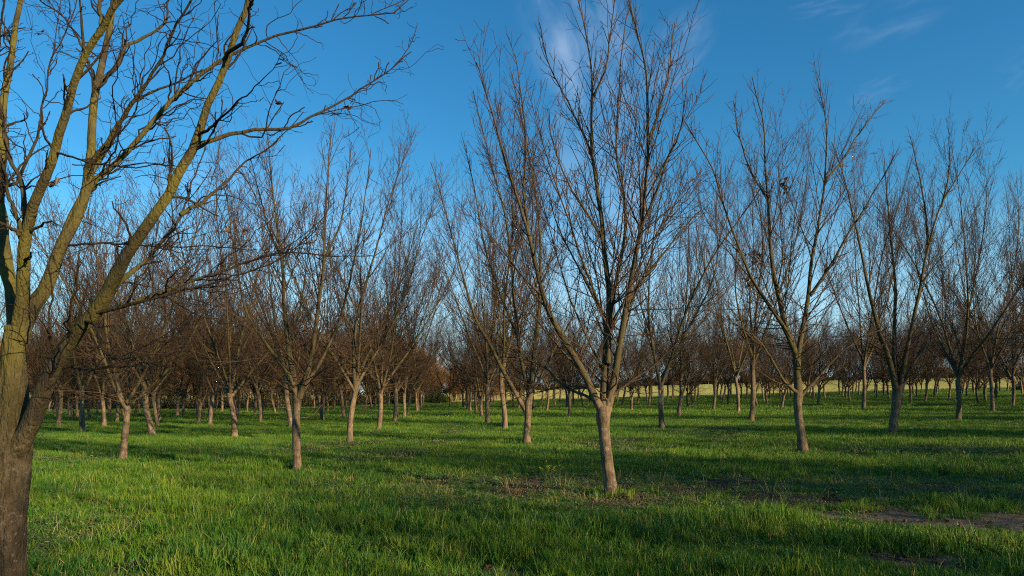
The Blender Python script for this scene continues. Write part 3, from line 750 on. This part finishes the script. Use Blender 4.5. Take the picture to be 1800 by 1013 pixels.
TB = np.array([[o.location.x, o.location.y] for o in bpy.data.objects if o.get('category') == 'tree' and o.parent is None and 3 < o.location.y < 32 and abs(o.location.x) < o.location.y])
ti = np.repeat(np.arange(len(TB)), 26); a_ = g.random(len(ti))*6.283; r_ = .10+.30*g.random(len(ti))
x, y = TB[ti, 0]+np.cos(a_)*r_, TB[ti, 1]+np.sin(a_)*r_; n = len(x)
PX.append(np.stack([x, y, ground(x, y)-.01], 1)); RT.append(np.stack([g.normal(size=n)*.15, g.normal(size=n)*.15, g.random(n)*6.283], 1)); s_ = g.uniform(.7, 1.1, n)
SL.append(np.stack([s_, s_, s_*g.uniform(.4, 1.0, n)], 1)); ID.append(g.integers(0, 7, n))
PX = np.concatenate(PX); print('grass instances', len(PX))
scatter('grass', src, PX, np.concatenate(RT), np.concatenate(SL), np.concatenate(ID), 'lush green orchard grass covering the ground between the trees', 'grass')
M_STRAW = leaf_material('dry_stalks', rgb(.26, .19, .09), rgb(.34, .26, .13), rgb(.42, .33, .18), 2.0, trans=.2)
dsrc = [tuft(7, .09, .10, .30, .004, g, M_STRAW, .9, 'dry_tuft') for _ in range(3)]+[tuft(26, .12, .02, .07, .005, g, M_STRAW, 2.5, 'thatch') for _ in range(2)]
x, y = pts(1.8, 22, 9); kp = g.random(len(x)) < .25+.75*weedy_map(x, y); x, y = x[kp], y[kp]; n = len(x)
scatter('dry_stalks', dsrc, np.stack([x, y, ground(x, y)], 1), np.stack([g.normal(size=n)*.15, g.normal(size=n)*.15, g.random(n)*6.28], 1), np.ones((n, 3))*g.uniform(.7, 1.2, (n, 1)), g.integers(0, 5, n), 'straw coloured dead stalks among the green grass', 'dry grass')
# pale meadow beyond the orchard
M_HAYG = leaf_material('pale_meadow_grass', rgb(.30, .32, .10), rgb(.44, .38, .13), rgb(.50, .43, .17), .05, trans=.35, patch=.018)
hsrc = [tuft(320, 2.2, .12, .32, .05, g, M_HAYG, .6, 'field_patch') for _ in range(3)]
n = 15000; y = 122+300*g.random(n)**1.25; x = g.uniform(-.15, .95, n)*y; kp = (x > -.02*y-8) ; x, y = x[kp], y[kp]; n = len(x)
scatter('field_grass', hsrc, np.stack([x, y, ground(x, y)-.02], 1), np.stack([0*x, 0*x, g.random(n)*6.28], 1), np.ones((n, 3))*np.clip(y/150, 1, 2.2)[:, None]*np.array([1, 1, .7]), g.integers(0, 3, n), 'pale yellow green grass of the open field beyond the orchard', 'grass')
# weeds in the thin strips
wsrc = [weed(60, .11, .07, .014, g, M_WEED) for _ in range(4)]+[weed(120, .3, .08, .03, g, M_WEED) for _ in range(2)]
WP = []; WI = []
for (a, b_, d, lo, hi) in [(2, 15, 40, 0, 4), (13, 30, 7, 4, 6), (30, 60, 1.2, 4, 6)]:
    x, y = pts(a, b_, d); w = np.clip(weedy_map(x, y)*1.2+.12, 0, 1)*(1-.35*bare_map(x, y)-.6*path_map(x, y)); kp = g.random(len(x)) < w
    x, y = x[kp], y[kp]; WP.append(np.stack([x, y, ground(x, y)], 1)); WI.append(g.integers(lo, hi, len(x)))
WP = np.concatenate(WP); n = len(WP); s = g.uniform(.6, 1.5, n)
scatter('low_weeds', wsrc, WP, np.stack([g.normal(size=n)*.1, g.normal(size=n)*.1, g.random(n)*6.28], 1), np.stack([s, s, s*g.uniform(.6, 1.3, n)], 1), np.concatenate(WI), 'pale green broadleaf weeds among thin grass around the trunks', 'weeds')
# clods and litter on bare earth
def clod(g):
    V = []; n1, n2 = 5, 7
    th = np.linspace(.25, math.pi-.25, n1); ph = np.arange(n2)*2*math.pi/n2
    T, Pn = np.meshgrid(th, ph, indexing='ij'); r = 1+.28*g.normal(size=T.shape)
    V = np.stack([r*np.sin(T)*np.cos(Pn), r*np.sin(T)*np.sin(Pn), .6*r*np.cos(T)], -1).reshape(-1, 3)*.02
    i = (np.arange(n1-1)*n2)[:, None]; j = np.arange(n2)[None]
    q = np.stack([i+j, i+(j+1) % n2, i+n2+(j+1) % n2, i+n2+j], -1).reshape(-1, 4)
    return mesh_np('clod', V, [q, np.array([[0, k, k+1] for k in range(1, n2-1)])], None, M_SOILC, True)
M_SOILC, nt = new_mat('soil_clods'); b = NB(nt); pos = b.n('ShaderNodeNewGeometry').outputs['Position']
p = b.n('ShaderNodeBsdfPrincipled'); b.set(p.inputs['Base Color'], b.mix(b.ramp(b.noise(pos, 9, 3), .35, .65), rgb(.04, .025, .018), rgb(.14, .09, .06))); p.inputs['Roughness'].default_value = 1
p.inputs['Specular IOR Level'].default_value = .1
o = b.n('ShaderNodeOutputMaterial'); b.L.new(p.outputs[0], o.inputs[0])
x, y = pts(2.5, 15, 150); bm = bare_map(x, y)*(1-.93*path_map(x, y)); kp = g.random(len(x)) < bm*.8; x, y = x[kp], y[kp]; n = len(x); s = g.uniform(.3, 1.5, n)
scatter('soil_clods', [clod(g) for _ in range(4)], np.stack([x, y, ground(x, y)], 1), g.random((n, 3))*6.28, np.stack([s, s, s], 1), g.integers(0, 4, n), 'dark brown soil crumbs on the bare earth patches', 'soil')
lit = [leaf_cluster((0, 0, .012), 3, .03, .02, g, M_DEAD, 'litter_leaves') for _ in range(3)]
x, y = pts(2.5, 24, 22); kp = g.random(len(x)) < np.clip(bare_map(x, y)*.7+weedy_map(x, y)*.35+.03, 0, 1); x, y = x[kp], y[kp]; n = len(x)
scatter('leaf_litter', lit, np.stack([x, y, ground(x, y)+.01], 1), np.stack([g.normal(size=n)*.2, g.normal(size=n)*.2, g.random(n)*6.28], 1), np.ones((n, 3)), g.integers(0, 3, n), 'fallen brown leaves lying on the weedy ground', 'leaf litter')

# yellow flowering weed left of the tallest tree
def flower_plant(px, py, label, seed):
    X, Y, Z = on_ground(px, py); gg = np.random.default_rng(seed)
    e = bpy.data.objects.new('flowering_weed', None); COL.objects.link(e); e.location = (X, Y, Z); tag(e, label, 'wildflower', 'yellow wildflowers in the grass')
    T = Tubes(); tips = []
    for k in range(9):
        h = gg.uniform(.16, .34); d = gg.normal(size=2)*.1
        P = resample(np.array([[0, 0, 0], [d[0]*.4, d[1]*.4, h*.5], [d[0], d[1], h]]), 6); T.add(P, np.linspace(.003, .0018, 6), 4); tips.append(P[-1])
    me = T.mesh('stems', M_WEED); link(bpy.data.objects.new('stem', me), e)
    ms = []
    for t in tips: ms.append(t+gg.normal(size=(7, 3))*.012)
    c = np.concatenate(ms); n = len(c); a = gg.normal(size=(n, 3)); a /= np.linalg.norm(a, axis=1, keepdims=True); b2 = np.cross(a, gg.normal(size=(n, 3))); b2 /= np.linalg.norm(b2, axis=1, keepdims=True)
    v = np.stack([c-a*.008, c+b2*.008, c+a*.008, c-b2*.008], 1); q = np.arange(n*4).reshape(n, 4)
    link(bpy.data.objects.new('blossom', mesh_np('blossom', v.reshape(-1, 3), [q], {'rnd': np.repeat(gg.random(n)*.9, 4)}, M_FLOWER, False)), e)
flower_plant(976, 842, 'yellow flowering weed in the grass left of the tallest tree', 1)
flower_plant(958, 846, 'smaller yellow bloom just left of the main yellow flowering weed', 2)

# fallen / hanging broken twigs by the yellow-lit trunk
X, Y, Z = on_ground(523, 832)
T = Tubes()
def tw(pp, r0, r1, dep): 
    q = resample(np.array([unproj(a, b_, Y+dep*k/len(pp)) for k, (a, b_) in enumerate(pp)]), 12); T.add(q, np.linspace(r0, r1, 12), 5); return q
q1 = tw([(523, 734), (541, 734), (552, 728), (566, 712), (585, 700)], .016, .006, .5); tw([(560, 720), (556, 745), (553, 765)], .007, .003, .2); tw([(566, 712), (575, 735), (586, 758)], .007, .003, .2); tw([(541, 734), (548, 718), (553, 702)], .006, .003, .1)
me = T.mesh('low_branch', M_BARK)
for v in me.vertices: v.co -= Vector((X, Y, Z))
bt = [o for o in bpy.data.objects if o.get('label', '').startswith('yellow-lit slim')][0]
link(bpy.data.objects.new('limb', me), bt)

# scar on the pale trunk
st = [o for o in bpy.data.objects if 'long bare scar' in o.get('label', '')][0]
M_SCAR, nt = new_mat('bare_wood'); b = NB(nt); p = b.n('ShaderNodeBsdfPrincipled'); pos = b.n('ShaderNodeNewGeometry').outputs['Position']
b.set(p.inputs['Base Color'], b.mix(b.ramp(b.noise(pos, 25, 3), .4, .6), rgb(.5, .34, .22), rgb(.35, .22, .14))); p.inputs['Roughness'].default_value = .8
o = b.n('ShaderNodeOutputMaterial'); b.L.new(p.outputs[0], o.inputs[0])
zz = np.linspace(.75, 1.3, 8); T = Tubes(); T.add(np.stack([0*zz, 0*zz, zz], 1), .035*np.sin((zz-.84)/.47*math.pi)+.01, 8)
me = T.mesh('scar', M_SCAR); sc = link(bpy.data.objects.new('bark_scar', me), st)
ang = math.atan2(-st.location.y, -st.location.x)-st.rotation_euler.z
sc.location = (.105*math.cos(ang), .105*math.sin(ang), 0)

# ------------------------------------------------------------------ woodland, evergreens, undergrowth
def joined(parts, name):
    V = []; Q = []; T3 = []; A = {'rad': [], 'hgt': []}; n = 0
    for nm, me, subs in parts:
        nv = len(me.vertices); co = np.empty(nv*3, np.float32); me.vertices.foreach_get('co', co); V.append(co.reshape(-1, 3))
        for k in A:
            v = np.empty(nv, np.float32); me.attributes[k].data.foreach_get('value', v); A[k].append(v)
        nf = len(me.polygons); tot = np.empty(nf, np.int32); me.polygons.foreach_get('loop_total', tot)
        lv = np.empty(len(me.loops), np.int32); me.loops.foreach_get('vertex_index', lv)
        n4 = int((tot == 4).sum()); Q.append(lv[:n4*4].reshape(-1, 4)+n); T3.append(lv[n4*4:].reshape(-1, 3)+n); n += nv
    return mesh_np(name, np.concatenate(V), [np.concatenate(Q), np.concatenate(T3)], {k: np.concatenate(v) for k, v in A.items()}, M_WOODBARK)
wood = [joined(make_tree_meshes(300+k, H=[11, 10, 12][k], th=2.2, tr=.15, n=6, spread=1.0, S=7, d2=3.2, mat=M_WOODBARK, twk=dict(dens3=6, dens4=4.5, tw=2.2), bscale=.9), 'wood_tree') for k in range(3)]
g = np.random.default_rng(77)
EDGE = [on_ground(px, py, 112) for px, py in [(-400, 726), (0, 722), (200, 722), (440, 720), (620, 715), (780, 710)]]
ex = np.array([e[0] for e in EDGE]); ey = np.array([e[1] for e in EDGE]); print('edge', ex, ey)
def edge_y(x): return np.interp(x, ex, ey)
n = 330
x = g.uniform(-135, 8, n); dd = 3+45*g.random(n)**1.1; y = edge_y(x)+dd
kp = (x < -9+.02*dd+ (x/ y > -.5)*0) & (900+F*x/y < 778+8*g.random(n)); x, y, dd = x[kp], y[kp], dd[kp]; n = len(x)
pxs = 900+F*x/y
hs = (.88+.25*g.random(n))*np.interp(pxs, [300, 640, 720, 790], [1.0, .98, .85, .5])*(y/105)**.6
n2 = 70; y2 = g.uniform(135, 175, n2); p2 = g.uniform(790, 885, n2); x = np.concatenate([x, (p2-900)/F*y2]); y = np.concatenate([y, y2]); hs = np.concatenate([hs, np.interp(p2, [765, 885], [.85, .45])*g.uniform(.8, 1.1, n2)]); n = len(x)
scatter('woodland', wood, np.stack([x, y, ground(x, y)], 1), np.stack([0*x, 0*x, g.random(n)*6.28], 1), np.stack([hs*1.05, hs*1.05, hs], 1), g.integers(0, 3, n), 'dense brown leafless wood closing the orchard at left', 'woodland')
# undergrowth: clumps of leaves
def leafball(n, rx, rz, size, g, mat, name):
    nl = max(5, n//60); cc = g.normal(size=(nl, 3)); cc /= np.linalg.norm(cc, axis=1, keepdims=True); cc *= g.uniform(.3, .85, (nl, 1)); cc[:, 2] = abs(cc[:, 2])*.9
    c = cc[g.integers(0, nl, n)]+g.normal(size=(n, 3))*.19; c[:, 2] = abs(c[:, 2])
    c = c*np.array([rx, rx, rz])
    d1 = g.normal(size=(n, 3)); d1 /= np.linalg.norm(d1, axis=1, keepdims=True); d2 = np.cross(d1, g.normal(size=(n, 3))); d2 /= np.linalg.norm(d2, axis=1, keepdims=True)
    s = size*g.uniform(.5, 1.2, n)[:, None]
    v = np.stack([c-d1*s, c+d2*s*.6, c+d1*s, c-d2*s*.6], 1); q = np.arange(n*4).reshape(n, 4)
    return mesh_np(name, v.reshape(-1, 3), [q], {'rnd': np.repeat(g.random(n), 4)}, mat, False)
under = [leafball(900, 1.6, 2.0, .10, g, M_UNDER, 'bush') for _ in range(3)]
n = 520; x = g.uniform(-130, -8, n); y = edge_y(x)+1.0+g.random(n)**1.5*22; kp = 900+F*x/y < 770; x, y = x[kp], y[kp]; n = len(x); s = g.uniform(.7, 1.5, n)
scatter('undergrowth', under, np.stack([x, y, ground(x, y)-.1], 1), np.stack([0*x, 0*x, g.random(n)*6.28], 1), np.stack([s, s, s*g.uniform(.6, 1.4, n)], 1), g.integers(0, 3, n), 'dark tangled undergrowth along the foot of the wood', 'undergrowth')
def evergreen(px, top, Y, w, label, k):
    X = (px-900)/F*Y; Z = float(ground(X, Y)); H = EYE+(HZ-top)/F*Y-Z; gg = np.random.default_rng(k)
    e = bpy.data.objects.new('evergreen_tree', None); COL.objects.link(e); e.location = (X, Y, Z); tag(e, label, 'tree', 'evergreen trees in the wood')
    T = Tubes(); T.add(resample(np.array([[0, 0, -.2], [.1, 0, H*.5], [0, .1, H*.9]]), 10), np.linspace(.2, .05, 10), 8)
    link(bpy.data.objects.new('trunk', T.mesh('trunk', M_WOODBARK)), e)
    c = link(bpy.data.objects.new('crown', leafball(5200, w, H*.62, .16, gg, M_PINE, 'crown')), e); c.location = (0, 0, H*.36)
for k, (px, top, Y, w, lab) in enumerate([(497, 588, 112, 2.6, 'leftmost rounded dark evergreen rising from the brown wood'), (545, 586, 114, 3.0, 'broad rounded evergreen crown above the wood behind the yellow-lit trunk'),
        (608, 590, 110, 2.4, 'narrow evergreen in the wood behind the dark lane trunk'), (650, 583, 113, 2.8, 'tallest rounded evergreen top in the wood left of the lane'),
        (703, 597, 115, 2.8, 'rightmost rounded evergreen of the wood, near the grass lane')]): evergreen(px, top, Y, w, lab, k+5)
def shrub(px, py, w, h, mat, label, k, ymax=118):
    X, Y, Z = on_ground(px, py, ymax); gg = np.random.default_rng(k)
    e = bpy.data.objects.new('shrub', None); COL.objects.link(e); e.location = (X, Y, Z); tag(e, label, 'shrub', 'shrubs at the orchard end')
    T = Tubes()
    for j in range(6):
        d = gg.normal(size=2)*w*.4; T.add(resample(np.array([[0, 0, -.1], [d[0]*.5, d[1]*.5, h*.4], [d[0], d[1], h*.8]]), 6), np.linspace(.04, .01, 6), 5)
    link(bpy.data.objects.new('stem', T.mesh('stem', M_WOODBARK)), e)
    link(bpy.data.objects.new('foliage', leafball(2600, w, h, .09, gg, mat, 'foliage')), e)
shrub(768, 710, 2.3, 2.7, M_SHRUB, 'sunlit green shrub closing the far end of the grass lane', 1)
shrub(750, 711, 2.0, 1.9, M_SHRUB, 'lower green shrub left of the one ending the grass lane', 2)
shrub(1796, 688, 1.6, 2.0, M_UNDER, 'dark bush at the right edge before the pale field', 3)
shrub(782, 710, 1.2, 1.4, M_SHRUB, 'smallest green shrub at the right end of the lane shrubs', 4)
# distant tree line beyond the pale field
n = 420; x = g.uniform(-330, 480, n); y = 520+g.random(n)*60; s = g.uniform(.6, 1.25, n)
far_src = wood[:1]+[leafball(700, 4.5, 6.5, .5, g, M_UNDER, 'far_bush') for _ in range(3)]
scatter('distant_treeline', far_src, np.stack([x, y, ground(x, y)-.3], 1), np.stack([0*x, 0*x, g.random(n)*6.28], 1), np.stack([s*1.3, s*1.3, s*.95], 1), g.integers(0, 4, n), 'thin dark line of trees on the horizon beyond the pale field', 'treeline')

# ------------------------------------------------------------------ light, sky, camera
AZ, EL = math.radians(128), math.radians(17.5)
sv = Vector((math.sin(AZ)*math.cos(EL), math.cos(AZ)*math.cos(EL), math.sin(EL)))
sd = bpy.data.lights.new('sun', 'SUN'); sd.energy = 5.0; sd.angle = math.radians(.6); sd.color = (1.0, .78, .44)
so = link(bpy.data.objects.new('sun', sd)); so.rotation_euler = sv.to_track_quat('Z', 'Y').to_euler()
w = bpy.data.worlds.new('World'); SC.world = w; w.use_nodes = True; nt = w.node_tree; nt.nodes.clear(); b = NB(nt)
sky = b.n('ShaderNodeTexSky', sky_type='NISHITA'); sky.sun_disc = False; sky.sun_elevation = EL; sky.sun_rotation = AZ
sky.air_density = 1.0; sky.dust_density = .4; sky.ozone_density = 2.0; sky.altitude = 200
hs_ = b.n('ShaderNodeHueSaturation'); hs_.inputs['Saturation'].default_value = 1.3; hs_.inputs['Hue'].default_value = .5; b.set(hs_.inputs['Color'], sky.outputs[0])
tc = b.n('ShaderNodeTexCoord').outputs['Generated']; skc = b.mix(1.0, hs_.outputs[0], rgb(.55, 1.05, 1.10), 'MULTIPLY'); sp = b.n('ShaderNodeSeparateXYZ'); b.set(sp.inputs[0], tc)
yy = b.math('MAXIMUM', sp.outputs[1], .05)
u = b.math('DIVIDE', sp.outputs[0], yy); v = b.math('DIVIDE', sp.outputs[2], yy)
cv = b.n('ShaderNodeCombineXYZ'); b.set(cv.inputs[0], u); b.set(cv.inputs[1], v)
def wisp(px, py, rx, ry, rot, amt, sx, sy, seed):
    cx, cy = (px-900)/F, (HZ-py)/F; c, s = math.cos(rot), math.sin(rot)
    du = b.math('SUBTRACT', u, cx); dv = b.math('SUBTRACT', v, cy)
    a = b.math('DIVIDE', b.math('ADD', b.math('MULTIPLY', du, c), b.math('MULTIPLY', dv, s)), rx/F)
    d = b.math('DIVIDE', b.math('SUBTRACT', b.math('MULTIPLY', dv, c), b.math('MULTIPLY', du, s)), ry/F)
    r = b.math('ADD', b.math('MULTIPLY', a, a), b.math('MULTIPLY', d, d))
    m = b.ramp(r, 1.0, 0.0)
    cb = b.n('ShaderNodeCombineXYZ'); b.set(cb.inputs[0], b.math('MULTIPLY', a, sx)); b.set(cb.inputs[1], b.math('MULTIPLY', d, sy)); cb.inputs[2].default_value = seed
    nz = b.ramp(b.noise(cb.outputs[0], 1.0, 5, .52, .35), .34, .85)
    return b.math('MULTIPLY', b.math('MULTIPLY', m, nz), amt)
tot = None
for a in [(1020, 40, 200, 120, -1.2, 1.5, 2.2, 3.2, 1), (1185, 90, 120, 60, .9, 1.3, 1.2, 1.8, 2), (1050, 240, 300, 100, -1.35, 1.6, 2.6, 1.6, 3), (1060, 440, 280, 150, -1.4, 1.1, 2.4, 2.2, 4),
          (1565, 38, 130, 45, .35, .55, 1.1, 1.5, 5), (1545, 158, 70, 28, .35, .5, 1.0, 1.5, 6), (1460, 5, 90, 34, .2, .5, 1.5, 3, 7), (1800, 120, 70, 50, .6, .25, 1.6, 3, 8),
          (420, 400, 380, 200, .1, .8, 1.3, 1.8, 9), (560, 540, 500, 160, 0, .6, 2, 1.6, 10)]:
    q = wisp(*a); tot = q if tot is None else b.math('ADD', tot, q)
tot = b.math('MINIMUM', b.math('MULTIPLY', tot, .14), .4)
skc = b.mix(b.ramp(v, .34, -.02, 0, .72), skc, rgb(4.6, 6.2, 7.8))
cl = b.mix(tot, skc, rgb(6.3, 7.0, 8.2))
bg = b.n('ShaderNodeBackground'); b.set(bg.inputs[0], cl); bg.inputs[1].default_value = .083
o = b.n('ShaderNodeOutputWorld'); b.L.new(bg.outputs[0], o.inputs[0])

cd = bpy.data.cameras.new('camera'); cd.sensor_width = 36; cd.lens = 24; cd.shift_y = (HZ-506.5)/1800; cd.clip_end = 6000; cd.clip_start = .05
co = link(bpy.data.objects.new('camera', cd)); co.location = (0, 0, EYE); co.rotation_euler = (math.pi/2, 0, 0); SC.camera = co
SC.view_settings.view_transform = 'Standard'; SC.view_settings.look = 'None'; SC.view_settings.exposure = 0.9; SC.view_settings.gamma = 1
SC.cycles.use_denoising = False
SC.cycles.pixel_filter_type = 'BLACKMAN_HARRIS'; SC.cycles.filter_width = 1.1
SC.cycles.max_bounces = 6; SC.cycles.transparent_max_bounces = 4
